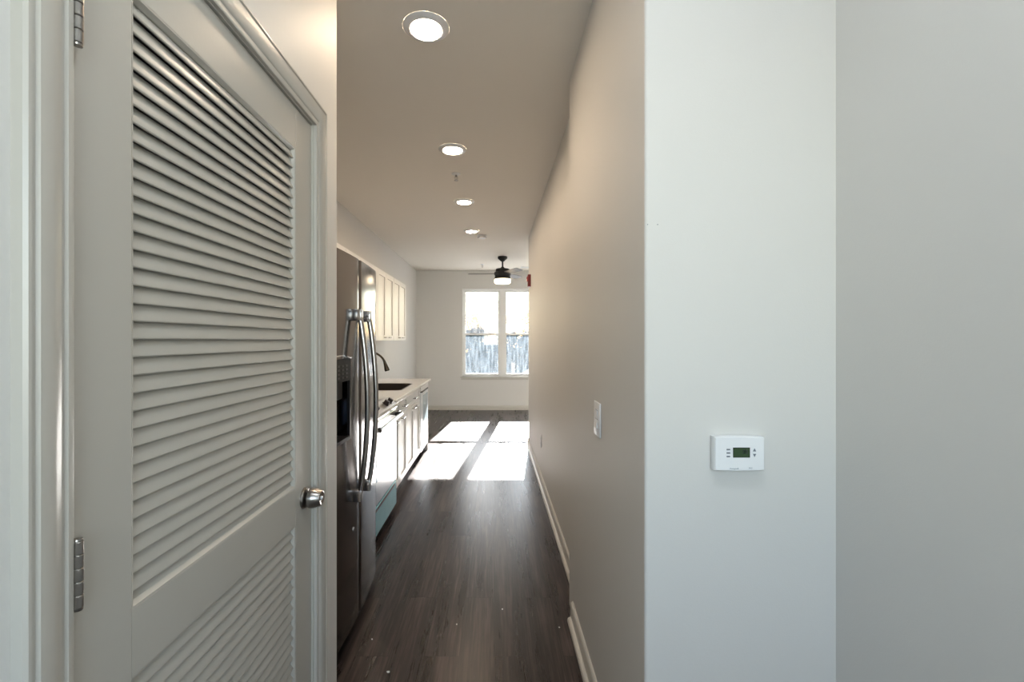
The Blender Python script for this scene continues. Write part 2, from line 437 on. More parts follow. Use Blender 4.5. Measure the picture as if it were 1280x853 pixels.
# jamb and stop in the opening, then the mitred casing
b = BM()
box(b, XD-0.12, XD+0.001, DY0-0.012, DY0, 0, DZ+0.012); box(b, XD-0.12, XD+0.001, DY1, DY1+0.012, 0, DZ+0.012)
box(b, XD-0.12, XD+0.001, DY0, DY1, DZ+0.003, DZ+0.012)
box(b, XBACK-0.03, XBACK-0.002, DY0, DY0+0.012, 0, DZ); box(b, XBACK-0.03, XBACK-0.002, DY1-0.012, DY1, 0, DZ); box(b, XBACK-0.03, XBACK-0.002, DY0, DY1, DZ-0.012, DZ)
obj('door_jamb', b, M_TRIM, door)
prof = [(0, 0), (0, .009), (.003, .011), (.010, .0115), (.013, .0085), (.017, .0085), (.021, .013), (.034, .0165), (.046, .0185), (.053, .0185), (.056, .015), (.060, .015), (.063, .018), (.067, .018), (.070, .014), (.070, 0)]
CI0, CI1, CZ = DY0-0.004, DY1+0.006, DZ+0.006
def cs(y, z, sy, sz): return [(XD+v, y+sy*u, z+sz*u) for u, v in prof]
b = BM(); sweep(b, [cs(CI0, 0, -1, 0), cs(CI0, CZ, -1, 1), cs(CI1, CZ, 1, 1), cs(CI1, 0, 1, 0)])
obj('door_casing', b, M_TRIM, door, True)
# hinges: knuckle in three segments plus a slim leaf
def hinge(z0, z1):
    b = BM(); n = 5; h = (z1-z0)/n; y = DY0+0.002
    for i in range(n):
        lathe(b, [(0.0058, z0+i*h+0.0006), (0.0064, z0+i*h+0.0014), (0.0064, z0+(i+1)*h-0.0014), (0.0058, z0+(i+1)*h-0.0006)], (XD+0.0085, y, 0), seg=16)
    lathe(b, [(0.0045, z0), (0.0045, z1)], (XD+0.0085, y, 0), seg=12)
    lathe(b, [(0.0035, z1-0.001), (0.006, z1+0.0006), (0.0055, z1+0.003), (0.0, z1+0.004)], (XD+0.0085, y, 0), seg=16)
    lathe(b, [(0.0, z0-0.004), (0.0055, z0-0.003), (0.006, z0-0.0006), (0.0035, z0+0.001)], (XD+0.0085, y, 0), seg=16)
    box(b, XD-0.004, XD+0.007, y-0.004, y+0.0015, z0, z1)
    return b
for z0 in (1.777, 1.029, 0.16): obj('hinge', hinge(z0, z0+0.089), M_NICKEL, door, True)
# knob on a round rose with a privacy button
KY, KZ = 1.352, 0.914
kb = BM()
lathe(kb, [(0.031, 0.0), (0.031, 0.003), (0.028, 0.007), (0.018, 0.010), (0.0135, 0.011), (0.0135, 0.014), (0.0250, 0.016), (0.0300, 0.019), (0.0305, 0.024), (0.0290, 0.032), (0.0225, 0.050), (0.0210, 0.0525), (0.0180, 0.0535), (0.0130, 0.0515), (0.0, 0.0510)], (XFACE, KY, KZ), (1, 0, 0), 40)
knob = obj('door_knob', kb, M_NICKEL, door, True)
kb = BM(); lathe(kb, [(0.0055, 0.0510), (0.0055, 0.0540), (0.0042, 0.0548), (0.0, 0.0548)], (XFACE, KY, KZ), (1, 0, 0), 16)
obj('lock_button', kb, M_CLEAR, knob, True)

# ---------------------------------------------------------------- far window
win = thing('window_1', 'white double hung window pair looking out on trees, far wall', 'window', ((WX0+WX1)/2, YB, WZ0), kind='structure')
b = BM(); FY0, FY1 = YB+0.055, YB+0.155
MC = 0.165; MW = 0.052
box(b, WX0, WX0+0.028, FY0, FY1, WZ0, WZ1); box(b, WX1-0.028, WX1, FY0, FY1, WZ0, WZ1)
box(b, WX0, WX1, FY0, FY1, WZ1-0.028, WZ1); box(b, WX0, WX1, FY0, FY1, WZ0, WZ0+0.02)
box(b, MC-MW, MC+MW, FY0-0.01, FY1, WZ0, WZ1)
obj('window_frame', b, M_VINYL, win)
ZR = 1.487
for x0, x1 in ((WX0+0.028, MC-MW), (MC+MW, WX1-0.028)):
    for lower in (False, True):
        z0, z1 = (WZ0+0.02, ZR+0.018) if lower else (ZR-0.018, WZ1-0.028)
        y = FY0+0.015 if lower else FY0+0.055
        t = 0.030
        b = BM()
        box(b, x0, x0+t, y, y+0.032, z0, z1, 0.002); box(b, x1-t, x1, y, y+0.032, z0, z1, 0.002)
        box(b, x0+t, x1-t, y, y+0.032, z0, z0+(0.032 if lower else 0.036), 0.002); box(b, x0+t, x1-t, y, y+0.032, z1-(0.036 if lower else 0.03), z1, 0.002)
        s = obj('sash', b, M_VINYL, win)
        g = BM(); box(g, x0+t-0.004, x1-t+0.004, y+0.014, y+0.018, z0+0.03, z1-0.03)
        obj('pane', g, M_SCREENED if lower else M_GLASS, s)
        if lower:
            for fx in (0.28, 0.72):
                xx = x0+(x1-x0)*fx; b = BM()
                box(b, xx-0.022, xx+0.022, y-0.004, y+0.020, z1-0.001, z1+0.008, 0.002); box(b, xx-0.012, xx+0.016, y-0.008, y+0.004, z1+0.006, z1+0.016, 0.002)
                obj('sash_lock', b, M_NICKEL, s)
b = BM(); box(b, WX0-0.04, WX1+0.04, YB-0.035, FY0+0.01, WZ0-0.022, WZ0, 0.004)
obj('window_sill', b, M_TRIM, win)
b = BM(); box(b, WX0-0.025, WX1+0.025, YB-0.014, YB, WZ0-0.065, WZ0-0.022, 0.002)
obj('sill_apron', b, M_TRIM, win)

w3 = thing('added_window_3', 'added living room window around the corner, unseen, right of the visible window', 'window', (2.15, YB, WZ0), kind='structure')  # unseen window added to bring more daylight into the living room
b = BM()
for a in ((1.42, 1.45, WZ0, WZ1), (2.85, 2.88, WZ0, WZ1), (1.45, 2.85, WZ0, WZ0+0.03), (1.45, 2.85, WZ1-0.03, WZ1), (2.11, 2.19, WZ0+0.03, WZ1-0.03), (1.45, 2.11, ZR-0.018, ZR+0.018), (2.19, 2.85, ZR-0.018, ZR+0.018)):
    box(b, a[0], a[1], FY0, FY1, a[2], a[3])
obj('window_frame', b, M_VINYL, w3)
b = BM(); box(b, 1.45, 2.85, FY0+0.05, FY0+0.054, WZ0+0.03, WZ1-0.03); obj('pane', b, M_GLASS, w3)

# ---------------------------------------------------------------- refrigerator
FX = -0.655; FYa, FYs0, FYs1, FYb = 1.715, 2.216, 2.224, 2.612; FR = 4.4; FYc = 2.19
def front_x(y): return FX - (y-FYc)**2/(2*FR)
fr = thing('refrigerator', 'stainless side by side refrigerator with ice dispenser, past the louvered door', 'refrigerator', (-1.08, 2.16, 0))
b = BM(); box(b, -1.49, -0.745, 1.72, 2.607, 0.03, 1.755, 0.004)
obj('body', b, M_BODY, fr)
def door_outline(y0, y1):
    pts = [(-0.742, y0), (-0.742, y1)]; r = 0.016; n = 18
    xe = front_x(y1)
    for k in range(7):
        a = math.pi/2*(1-k/6); pts.append((xe-r+r*math.cos(a), y1-r+r*math.sin(a)))
    for k in range(1, n):
        y = y1-r + (y0-y1+2*r)*k/n; pts.append((front_x(y), y))
    xe = front_x(y0)
    for k in range(7):
        a = -math.pi/2*k/6; pts.append((xe-r+r*math.cos(a), y0+r+r*math.sin(a)))
    return pts
def cut_door(bm, cutter):
    me = bpy.data.meshes.new('a'); bm.to_mesh(me); bm.free(); oa = bpy.data.objects.new('a', me); COL.objects.link(oa)
    mb = bpy.data.meshes.new('b'); cutter.to_mesh(mb); cutter.free(); ob = bpy.data.objects.new('b', mb); COL.objects.link(ob)
    md = oa.modifiers.new('m', 'BOOLEAN'); md.operation = 'DIFFERENCE'; md.object = ob; md.solver = 'EXACT'
    dg = bpy.context.evaluated_depsgraph_get(); dg.update()
    r = bpy.data.meshes.new_from_object(oa.evaluated_get(dg)); o = BM(); o.from_mesh(r)
    bpy.data.objects.remove(oa); bpy.data.objects.remove(ob)
    return o
DYa, DYb, DPZ0, DPZ1 = 1.80, 2.075, 0.935, 1.30
d1 = cut_door(prism(BM(), door_outline(FYa, FYs0), 'z', 0.055, 1.773), box(BM(), -0.725, -0.60, DYa+0.012, DYb-0.012, DPZ0+0.012, 1.205))
freezer_door = obj('freezer_door', d1, M_STEEL, fr, True)
fresh_door = obj('refrigerator_door', prism(BM(), door_outline(FYs1, FYb), 'z', 0.055, 1.773), M_STEEL, fr, True)
b = BM(); box(b, -0.746, -0.700, 1.74, 2.59, 0.012, 0.052); obj('toe_grille', b, M_BLACK, fr)
for x in (-0.80, -1.42):
    for y in (1.76, 2.56): obj('leveling_foot', lathe(BM(), [(0.02, 0), (0.02, 0.032)], (x, y, 0), seg=16), M_BLACK, fr)
for y in (1.75, 2.58): obj('hinge_cover', box(BM(), -0.80, -0.69, y-0.02, y+0.02, 1.773, 1.785, 0.003), M_BODY, fr)
# dispenser: frame, control panel, cavity lining, spout and tray
b = BM()
xf = [front_x(y)+0.003 for y in (DYa, DYb)]
def slab(b, y0, y1, z0, z1, t=0.008, out=0.004):
    A = [(front_x(y0)-t, y0), (front_x(y1)-t, y1), (front_x(y1)+out, y1), (front_x((y0+y1)/2)+out, (y0+y1)/2), (front_x(y0)+out, y0)]
    prism(b, A, 'z', z0, z1)
slab(b, DYa, DYa+0.014, DPZ0, DPZ1); slab(b, DYb-0.014, DYb, DPZ0, DPZ1); slab(b, DYa, DYb, DPZ0, DPZ0+0.014); slab(b, DYa, DYb, 1.20, DPZ1)
disp = obj('ice_dispenser', b, M_BLACK, freezer_door)
b = BM(); x0 = -0.7235
box(b, x0, x0+0.003, DYa+0.013, DYb-0.013, DPZ0+0.013, 1.204); obj('cavity', b, M_GLOSSBLACK, freezer_door)
b = BM(); box(b, x0+0.003, -0.672, DYa+0.05, DYb-0.05, 1.12, 1.203, 0.008); obj('spout', b, M_BLACK, freezer_door)
b = BM(); box(b, x0+0.003, x0+0.013, DYa+0.09, DYb-0.09, 0.98, 1.10, 0.003); obj('dispenser_paddle', b, mat('paddle_blue_reflection', (0.03, 0.10, 0.26), 0.2), freezer_door)  # blue reflection in the black cavity painted as the paddle colour
b = BM(); slab(b, DYa+0.02, DYb-0.02, DPZ0+0.002, DPZ0+0.016, 0.05, 0.010); obj('drip_tray', b, M_BLACK, freezer_door)
b = BM()
for r_ in range(4):
    for c_ in range(5):
        y = DYa+0.04+c_*0.045; box(b, front_x(y)+0.003, front_x(y)+0.0052, y-0.014, y+0.014, 1.213+r_*0.017, 1.222+r_*0.017)
obj('control_button', b, mat('panel_grey', (0.035, 0.033, 0.03), 0.4), freezer_door)
b = BM(); pts = []
for k in range(25):
    t = k/24; y = DYa-0.004+(DYb-DYa+0.008)*t; pts.append((front_x(y)+0.006, y, DPZ1+0.002+0.012*math.sin(math.pi*min(t*1.05, 1))))
tube(b, pts, 0.0042, 8); obj('chrome_trim', b, mat('chrome', (0.8, 0.8, 0.8), 0.1, 1.0), freezer_door, True)
# bowed bar handles with end brackets
def handle(yc, parent):
    za, zb = 0.625, 1.527; b = BM(); pts = []; n = 40
    for k in range(n+1):
        t = k/n; z = za+0.028+(zb-za-0.056)*t
        pts.append((front_x(yc)+0.024+0.038*math.sin(math.pi*t)**0.8, yc, z))
    tube(b, pts, 0.0125, 16)
    h = obj('handle', b, M_HANDLE, parent, True)
    for z0, z1 in ((za, za+0.055), (zb-0.055, zb)): obj('handle_bracket', box(BM(), front_x(yc)-0.004, front_x(yc)+0.038, yc-0.015, yc+0.015, z0, z1, 0.004), M_HANDLE, h, True)
handle(2.135, freezer_door); handle(2.292, fresh_door)
b = BM(); lathe(b, [(0.011, 0), (0.011, 0.002), (0.009, 0.003), (0, 0.003)], (front_x(2.12), 2.12, 0.50), (1, 0, 0), 20)
obj('badge', b, M_HANDLE, freezer_door, True)

# ---------------------------------------------------------------- cabinets
FACE_X = -0.832
def shaker(bm, xf, y0, y1, z0, z1, t=0.019, w_=0.056, rec=0.010):
    """framed door or drawer front facing +x"""
    box(bm, xf, xf+t, y0, y0+w_, z0, z1, 0.0012); box(bm, xf, xf+t, y1-w_, y1, z0, z1, 0.0012)
    box(bm, xf, xf+t, y0+w_, y1-w_, z0, z0+w_, 0.0012); box(bm, xf, xf+t, y0+w_, y1-w_, z1-w_, z1, 0.0012)
    box(bm, xf, xf+t-rec, y0+w_-0.002, y1-w_+0.002, z0+w_-0.002, z1-w_+0.002)
    return bm
def bar_pull(y0, y1, z, x, parent, vertical=False):
    b = BM()
    if vertical:
        tube(b, [(x+0.028, (y0+y1)/2, z-0.05), (x+0.028, (y0+y1)/2, z+0.05)], 0.005, 10)
        for zz in (z-0.036, z+0.036): tube(b, [(x-0.001, (y0+y1)/2, zz), (x+0.028, (y0+y1)/2, zz)], 0.004, 8)
    else:
        tube(b, [(x+0.028, y0, z), (x+0.028, y1, z)], 0.005, 10)
        for yy in (y0+0.014, y1-0.014): tube(b, [(x-0.001, yy, z), (x+0.028, yy, z)], 0.004, 8)
    return obj('handle', b, M_NICKEL, parent, True)
CT0, CT1 = 0.862, 0.892
def base_cab(y0, y1, label, drawers, doors):
    t = thing('base_cabinet', label, 'cabinet', ((XL+FACE_X)/2, (y0+y1)/2, 0), group=None)
    b = BM()                                    # hollow carcass: sides, bottom, back, front rails, recessed toe board
    ya, yb, xa, xb = y0+0.001, y1-0.001, XL+0.004, FACE_X-0.019
    box(b, xa, xb, ya, ya+0.018, 0.10, CT0-0.0005); box(b, xa, xb, yb-0.018, yb, 0.10, CT0-0.0005); box(b, xa, xb, ya, yb, 0.10, 0.118)
    box(b, xa, xa+0.012, ya, yb, 0.10, CT0-0.0005); box(b, xb-0.018, xb, ya, yb, 0.80, CT0-0.0005); box(b, xb-0.018, xb, ya, yb, 0.69, 0.73)
    box(b, xa, -0.915, ya, yb, 0.0, 0.10)
    obj('body', b, M_CABINET, t)
    n = len(drawers)
    for a, c in drawers:
        b = shaker(BM(), FACE_X-0.019, a+0.002, c-0.002, 0.715, CT0-0.012, w_=0.035)
        d = obj('drawer', b, M_CABINET, t); m_ = (a+c)/2; bar_pull(m_-0.055, m_+0.055, 0.775, FACE_X, d)
    for a, c, hy in doors:
        b = shaker(BM(), FACE_X-0.019, a+0.002, c-0.002, 0.112, 0.708)
        d = obj('door', b, M_CABINET, t); bar_pull(hy-0.05, hy+0.05, 0.682, FACE_X, d)
    return t
base_cab(2.63, 2.925, 'narrow white base cabinet between refrigerator and range', [(2.63, 2.925)], [(2.63, 2.925, 2.78)])
base_cab(3.70, 4.01, 'narrow white base cabinet just past the range', [(3.70, 4.01)], [(3.70, 4.01, 3.855)])
base_cab(4.01, 4.36, 'second white base cabinet past the range, beside the sink cabinet', [(4.01, 4.36)], [(4.01, 4.36, 4.09)])
base_cab(4.36, 5.115, 'wide two door white sink cabinet beside the dishwasher', [(4.36, 5.115)], [(4.36, 4.74, 4.66), (4.74, 5.115, 4.82)])

def upper_cab(y0, y1, z0, label, doors):
    t = thing('wall_cabinet', label, 'cabinet', ((XL-1.2)/2, (y0+y1)/2, z0)); xf = -1.200
    b = BM(); box(b, XL+0.002, xf-0.019, y0+0.001, y1-0.001, z0, 2.128)
    obj('body', b, M_CABINET, t)
    for a, c, hy in doors:
        b = shaker(BM(), xf-0.019, a+0.002, c-0.002, z0+0.003, 2.125)
        d = obj('door', b, M_CABINET, t)
        bar_pull(hy-0.045, hy+0.045, z0+0.034, xf, d)
upper_cab(2.93, 3.69, 1.83, 'short white wall cabinet above the range, rim showing over the refrigerator', [(2.93, 3.31, 3.22), (3.31, 3.69, 3.40)])
upper_cab(3.695, 4.695, 1.372, 'white wall cabinet emerging from behind the refrigerator', [(3.695, 4.195, 4.11), (4.195, 4.695, 4.28)])
upper_cab(4.70, 5.445, 1.372, 'white two door wall cabinet left of the last one', [(4.70, 5.07, 4.99), (5.07, 5.445, 5.16)])
upper_cab(5.45, 6.20, 1.372, 'farthest white two door wall cabinet, nearest the window wall', [(5.45, 5.825, 5.74), (5.825, 6.20, 5.91)])

# countertop with a sink cutout
CX = -0.795
SY0, SY1, SX0, SX1 = 4.40, 5.06, -1.36, -0.905
ct = thing('countertop', 'long pale quartz countertop over the white base cabinets', 'countertop', (-1.15, 4.7, CT0))
b = BM(); box(b, XL+0.003, CX, 3.698, 5.715, CT0, CT1, 0.003)
c = BM(); box(c, SX0, SX1, SY0, SY1, CT0-0.05, CT1+0.05)
vert = [e for e in c.edges if abs(e.verts[0].co.z-e.verts[1].co.z) > 0.05]
bmesh.ops.bevel(c, geom=vert, offset=0.06, segments=6, affect='EDGES', profile=0.5)
obj('slab', cut_door(b, c), M_COUNTER, ct)
b = BM(); box(b, XL+0.003, XL+0.022, 3.698, 5.715, CT1, CT1+0.10, 0.002); obj('backsplash', b, M_COUNTER, ct)
o = obj('countertop', box(BM(), XL+0.003, CX, 2.628, 2.926, CT0, CT1, 0.003), M_COUNTER); tag(o, 'short pale countertop piece between refrigerator and range', 'countertop')
# undermount basin
sk = BM()
def rr(x0, x1, y0, y1, r, z, n=6):
    P = []
    for cx, cy, a0 in ((x1-r, y1-r, 0), (x0+r, y1-r, 90), (x0+r, y0+r, 180), (x1-r, y0+r, 270)):
        for k in range(n+1):
            a = math.radians(a0+90*k/n); P.append((cx+r*math.cos(a), cy+r*math.sin(a), z))
    return P
rings = [rr(SX0-0.008, SX1+0.008, SY0-0.008, SY1+0.008, 0.06, CT1+0.0006), rr(SX0-0.004, SX1+0.004, SY0-0.004, SY1+0.004, 0.06, CT1+0.003), rr(SX0+0.003, SX1-0.003, SY0+0.003, SY1-0.003, 0.06, CT1+0.001), rr(SX0+0.004, SX1-0.004, SY0+0.004, SY1-0.004, 0.06, CT0-0.02),
         rr(SX0+0.010, SX1-0.010, SY0+0.010, SY1-0.010, 0.06, 0.70), rr(SX0+0.03, SX1-0.03, SY0+0.03, SY1-0.03, 0.05, 0.685)]
R = [[sk.verts.new(p) for p in ring] for ring in rings]; nn = len(R[0])
for A, B in zip(R[:-1], R[1:]):
    for k in range(nn): sk.faces.new((A[k], A[(k+1) % nn], B[(k+1) % nn], B[k]))
sk.faces.new(R[-1])
bmesh.ops.recalc_face_normals(sk, faces=sk.faces)
sink = obj('sink', sk, M_SINK, smooth=True, origin=(-1.15, 4.65, 0.685)); tag(sink, 'dark undermount sink basin set in the pale countertop', 'sink')
sm = sink.modifiers.new('thickness', 'SOLIDIFY'); sm.thickness = 0.002; sm.offset = 1
b = BM(); lathe(b, [(0.045, 0.686), (0.045, 0.689), (0.03, 0.688), (0.0, 0.687)], (-1.15, 4.65, 0), seg=24); obj('drain', b, M_NICKEL, sink, True)
# faucet
fc = thing('faucet', 'dark gooseneck pull-down faucet hanging over the sink', 'faucet', (-1.43, 4.65, CT1))
b = BM(); lathe(b, [(0.028, CT1), (0.028, CT1+0.006), (0.018, CT1+0.012), (0.0165, CT1+0.06), (0.0125, CT1+0.07)], (-1.43, 4.65, 0), seg=24)
pts = [(-1.43, 4.65, CT1+0.06+k*0.04) for k in range(5)]
cx, cz, r_ = -1.268, 1.10, 0.162
for k in range(1, 17):
    a = math.pi - math.pi*0.86*k/16; pts.append((cx+r_*math.cos(a), 4.65, cz+r_*0.95*math.sin(a)))
tube(b, pts, 0.011, 14); obj('spout', b, M_FAUCET, fc, True)
e = Vector(pts[-1]); d_ = Vector((0.035, 0, -0.11)).normalized()
b = BM(); lathe(b, [(0.012, -0.005), (0.013, 0.01), (0.019, 0.05), (0.026, 0.085), (0.025, 0.105), (0.020, 0.108), (0, 0.108)], e, d_, 20)
obj('spray_head', b, M_FAUCET, fc, True)
b = BM(); tube(b, [(-1.43, 4.665, CT1+0.045), (-1.425, 4.69, CT1+0.05), (-1.40, 4.75, CT1+0.085)], [0.009, 0.007, 0.006], 10); obj('lever', b, M_FAUCET, fc, True)

# ---------------------------------------------------------------- range
RX = -0.800; RY0, RY1 = 2.932, 3.692
rg = thing('range', 'stainless slide-in range with teal film on its drawer', 'oven', (-1.16, 3.31, 0))
b = BM(); box(b, XL+0.02, RX-0.03, RY0, RY1, 0.055, 0.865); obj('body', b, M_BODY, rg)
b = BM(); box(b, XL+0.02, RX-0.075, RY0, RY1, 0.866, 0.899, 0.003); obj('cooktop', b, M_GLOSSBLACK, rg)
for fx, fy, r_ in ((-1.30, 3.12, .08), (-1.30, 3.5, .10), (-1.04, 3.12, .10), (-1.04, 3.5, .08)):
    b = BM(); lathe(b, [(r_, 0.8988), (r_, 0.8996), (r_-0.004, 0.8996), (r_-0.004, 0.8988)], (fx, fy, 0), seg=40); obj('burner_ring', b, M_BTN, rg)
# sloped control deck along the front edge
b = BM(); prism(b, [(RX-0.074, 0.835), (RX+0.010, 0.835), (RX+0.014, 0.845), (RX+0.012, 0.868), (RX-0.060, 0.916), (RX-0.074, 0.916)], 'y', RY0, RY1); M_LIGHTSTEEL = mat('light_steel', (0.62, 0.61, 0.60), 0.28, 0.9); deck = obj('control_panel', b, M_LIGHTSTEEL, rg)
n_ = Vector((0.048, 0, 0.072)).normalized()
for ky in (3.03, 3.15, 3.455, 3.575):
    b = BM(); lathe(b, [(0.026, 0.0), (0.026, 0.004), (0.021, 0.006), (0.021, 0.030), (0.019, 0.033), (0, 0.033)], Vector((RX-0.024, ky, 0.892)), n_, 24)
    k_ = obj('knob', b, M_KNOB, deck, True)
b = BM(); box(b, RX-0.028, RX+0.010, RY0+0.003, RY1-0.003, 0.262, 0.828, 0.004)
od = obj('oven_door', b, M_LIGHTSTEEL, rg)
b = BM(); box(b, RX+0.009, RX+0.0115, RY0+0.12, RY1-0.09, 0.42, 0.735, 0.001); obj('oven_window', b, M_BLUESHADE, od)
b = BM(); tube(b, [(RX+0.058, RY0+0.03, 0.790), (RX+0.058, RY1-0.03, 0.790)], 0.0125, 16)
hh = obj('handle', b, M_HANDLE, od, True)
for y in (RY0+0.035, RY1-0.06): obj('handle_mount', box(BM(), RX+0.009, RX+0.062, y, y+0.028, 0.775, 0.805, 0.004), M_BLACK, hh)
b = BM(); box(b, RX-0.028, RX+0.010, RY0+0.003, RY1-0.003, 0.058, 0.248, 0.004)
dr = obj('drawer', b, M_FILM, rg)
b = BM(); box(b, RX+0.0095, RX+0.014, RY0+0.02, RY1-0.08, 0.228, 0.243); obj('drawer_grip', b, M_BLACK, dr)
for x in (-1.40, -0.92):
    for y in (RY0+0.05, RY1-0.05): obj('foot', lathe(BM(), [(0.018, 0), (0.018, 0.056)], (x, y, 0), seg=12), M_BLACK, rg)
b = BM(); box(b, -0.90, -0.86, RY0+0.01, RY1-0.01, 0.004, 0.056); obj('toe_plate', b, M_BLACK, rg)

# dishwasher
dw = thing('dishwasher', 'white dishwasher with bluish film at the far end of the counter', 'dishwasher', (-1.15, 5.41, 0))
b = BM(); box(b, XL+0.03, FACE_X-0.02, 5.12, 5.70, 0.10, CT0-0.002); obj('body', b, M_BODY, dw)
b = BM(); box(b, FACE_X-0.02, FACE_X+0.006, 5.122, 5.698, 0.105, 0.775, 0.003); obj('front_door', b, mat('dishwasher_steel', (0.72, 0.75, 0.78), 0.35, 0.3), dw)
b = BM(); box(b, FACE_X-0.02, FACE_X+0.008, 5.122, 5.698, 0.792, CT0-0.004, 0.003); obj('control_panel', b, M_CABINET, dw)
b = BM(); box(b, FACE_X-0.02, FACE_X+0.012, 5.20, 5.67, 0.774, 0.792, 0.002); obj('pocket_handle', b, M_BLACK, dw)
b = BM(); box(b, FACE_X+0.0055, FACE_X+0.0072, 5.30, 5.66, 0.40, 0.735); obj('protective_film', b, mat('pale_film', (0.55, 0.68, 0.75), 0.2, vary=0.1, vscale=9), dw)
b = BM(); box(b, -0.96, -0.925, 5.122, 5.698, 0.0, 0.10); obj('toe_plate', b, M_BLACK, dw)
o = obj('end_panel', box(BM(), XL+0.004, FACE_X+0.002, 5.700, 5.714, 0, CT0), M_CABINET); tag(o, 'white end panel closing the cabinet run at the window side', 'panel')

# ---------------------------------------------------------------- ceiling fixtures
def downlight(y, label, x=-0.295):
    t = thing('recessed_light', label, 'ceiling light', (x, y, H), group='recessed ceiling lights')
    b = BM(); lathe(b, [(0.066, -0.0005), (0.066, -0.010), (0.070, -0.0135), (0.076, -0.0135), (0.092, -0.007), (0.099, -0.002), (0.099, -0.0003)], (x, y, H), seg=48)
    for f in [f for f in b.faces if len(f.verts) > 4]: b.faces.remove(f)
    obj('trim_ring', b, M_WHITE, t, True)
    b = BM(); lathe(b, [(0.0665, -0.004), (0.0665, -0.0085), (0.045, -0.0105), (0.0, -0.0112)], (x, y, H), seg=48)
    obj('diffuser', b, M_LAMP, t, True)
    return t
t0 = downlight(1.975, 'nearest and largest looking of the round recessed ceiling lights')
dup(t0, (-0.295, 3.24, H), 'second round recessed ceiling light, just before the sprinkler')
dup(t0, (-0.293, 4.47, H), 'third round recessed ceiling light from the viewer')
dup(t0, (-0.280, 5.68, H), 'farthest round recessed ceiling light, beside the smoke detector')

t = thing('added_flush_light', 'added round flush ceiling light above the entry, out of view', 'ceiling light', (0.17, 0.35, H))  # fixture added out of view to brighten the entry walls evenly
b = BM(); lathe(b, [(0.17, -0.0005), (0.17, -0.022), (0.165, -0.026), (0.155, -0.026)], (0.17, 0.35, H), seg=48); obj('rim', b, M_WHITE, t, True)
b = BM(); lathe(b, [(0.154, -0.024), (0.154, -0.030), (0.13, -0.052), (0.07, -0.066), (0.0, -0.070)], (0.17, 0.35, H), seg=48)
obj('diffuser', b, mat('entry_fill_diffuser', (0.9, 0.9, 0.9), 0.6, emis=(0.86, 0.94, 1.0), estr=18.5), t, True)

def sprinkler(x, y, label):
    t = thing('fire_sprinkler', label, 'sprinkler', (x, y, H))
    b = BM(); lathe(b, [(0.036, -0.0005), (0.035, -0.004), (0.024, -0.011), (0.012, -0.013)], (x, y, H), seg=28); obj('escutcheon', b, M_WHITE, t, True)
    b = BM(); lathe(b, [(0.009, -0.012), (0.009, -0.024), (0.006, -0.026)], (x, y, H), seg=14)
    for s in (-1, 1): tube(b, [(x+s*0.007, y, H-0.024), (x+s*0.013, y, H-0.034), (x+s*0.010, y, H-0.044), (x, y, H-0.052)], 0.0022, 8)
    tube(b, [(x, y, H-0.024), (x, y, H-0.052)], 0.0022, 8); obj('frame', b, M_NICKEL, t, True)
    b = BM()
    for k in range(8):
        a = k*math.pi/4; p = Vector((x, y, H-0.055)); d = Vector((math.cos(a), math.sin(a), 0)); s = Vector((-d.y, d.x, 0))
        sweep(b, [[p+s*0.003, p-s*0.003, p-s*0.003-Vector((0, 0, .0015)), p+s*0.003-Vector((0, 0, .0015))], [p+d*0.017+s*0.005, p+d*0.017-s*0.005, p+d*0.017-s*0.005-Vector((0, 0, .0015)), p+d*0.017+s*0.005-Vector((0, 0, .0015))]])
    lathe(b, [(0.008, -0.0555), (0.008, -0.0575)], (x, y, H), seg=12)
    obj('deflector', b, M_NICKEL, t)
sprinkler(-0.31, 3.72, 'small pendant sprinkler between the second and third ceiling lights')
sprinkler(-0.21, 8.2, 'tiny far ceiling sprinkler left of the ceiling fan')

t = thing('smoke_detector', 'small round white smoke detector beside the farthest recessed light', 'smoke detector', (-0.155, 5.93, H))
b = BM(); lathe(b, [(0.062, -0.0003), (0.062, -0.010), (0.058, -0.014)], (-0.155, 5.93, H), seg=36); obj('base', b, M_WHITE, t, True)
b = BM(); lathe(b, [(0.050, -0.013), (0.052, -0.022), (0.048, -0.036), (0.036, -0.042), (0, -0.043)], (-0.155, 5.93, H), seg=36); obj('cover', b, M_WHITE, t, True)
b = BM()
for k in range(12):
    a = k*math.pi/6; cx, cy = -0.155+0.051*math.cos(a), 5.93+0.051*math.sin(a); box(b, cx-0.006, cx+0.006, cy-0.006, cy+0.006, H-0.030, H-0.025)
obj('vent_slot', b, M_BTN, t)

t = thing('ceiling_vent', 'flat white ceiling register near the far wall, right of the fan', 'vent', (0.68, 8.55, H))
b = BM(); x0, x1, y0, y1 = 0.50, 0.86, 8.47, 8.63
box(b, x0, x1, y0, y0+0.02, H-0.006, H); box(b, x0, x1, y1-0.02, y1, H-0.006, H); box(b, x0, x0+0.02, y0, y1, H-0.006, H); box(b, x1-0.02, x1, y0, y1, H-0.006, H)
obj('frame', b, M_WHITE, t)
b = BM(); box(b, x0+0.02, x1-0.02, y0+0.02, y1-0.02, H-0.0008, H-0.0002); obj('duct_shade', b, M_DUCTSHADE, t)  # dark sheet painted as the shade inside the duct
b = BM()
for k in range(7):
    y = y0+0.028+k*0.0155; prism(b, [(y, H-0.001), (y+0.002, H-0.001), (y+0.011, H-0.008), (y+0.009, H-0.008)], 'x', x0+0.018, x1-0.018)
obj('slat', b, M_WHITE, t)

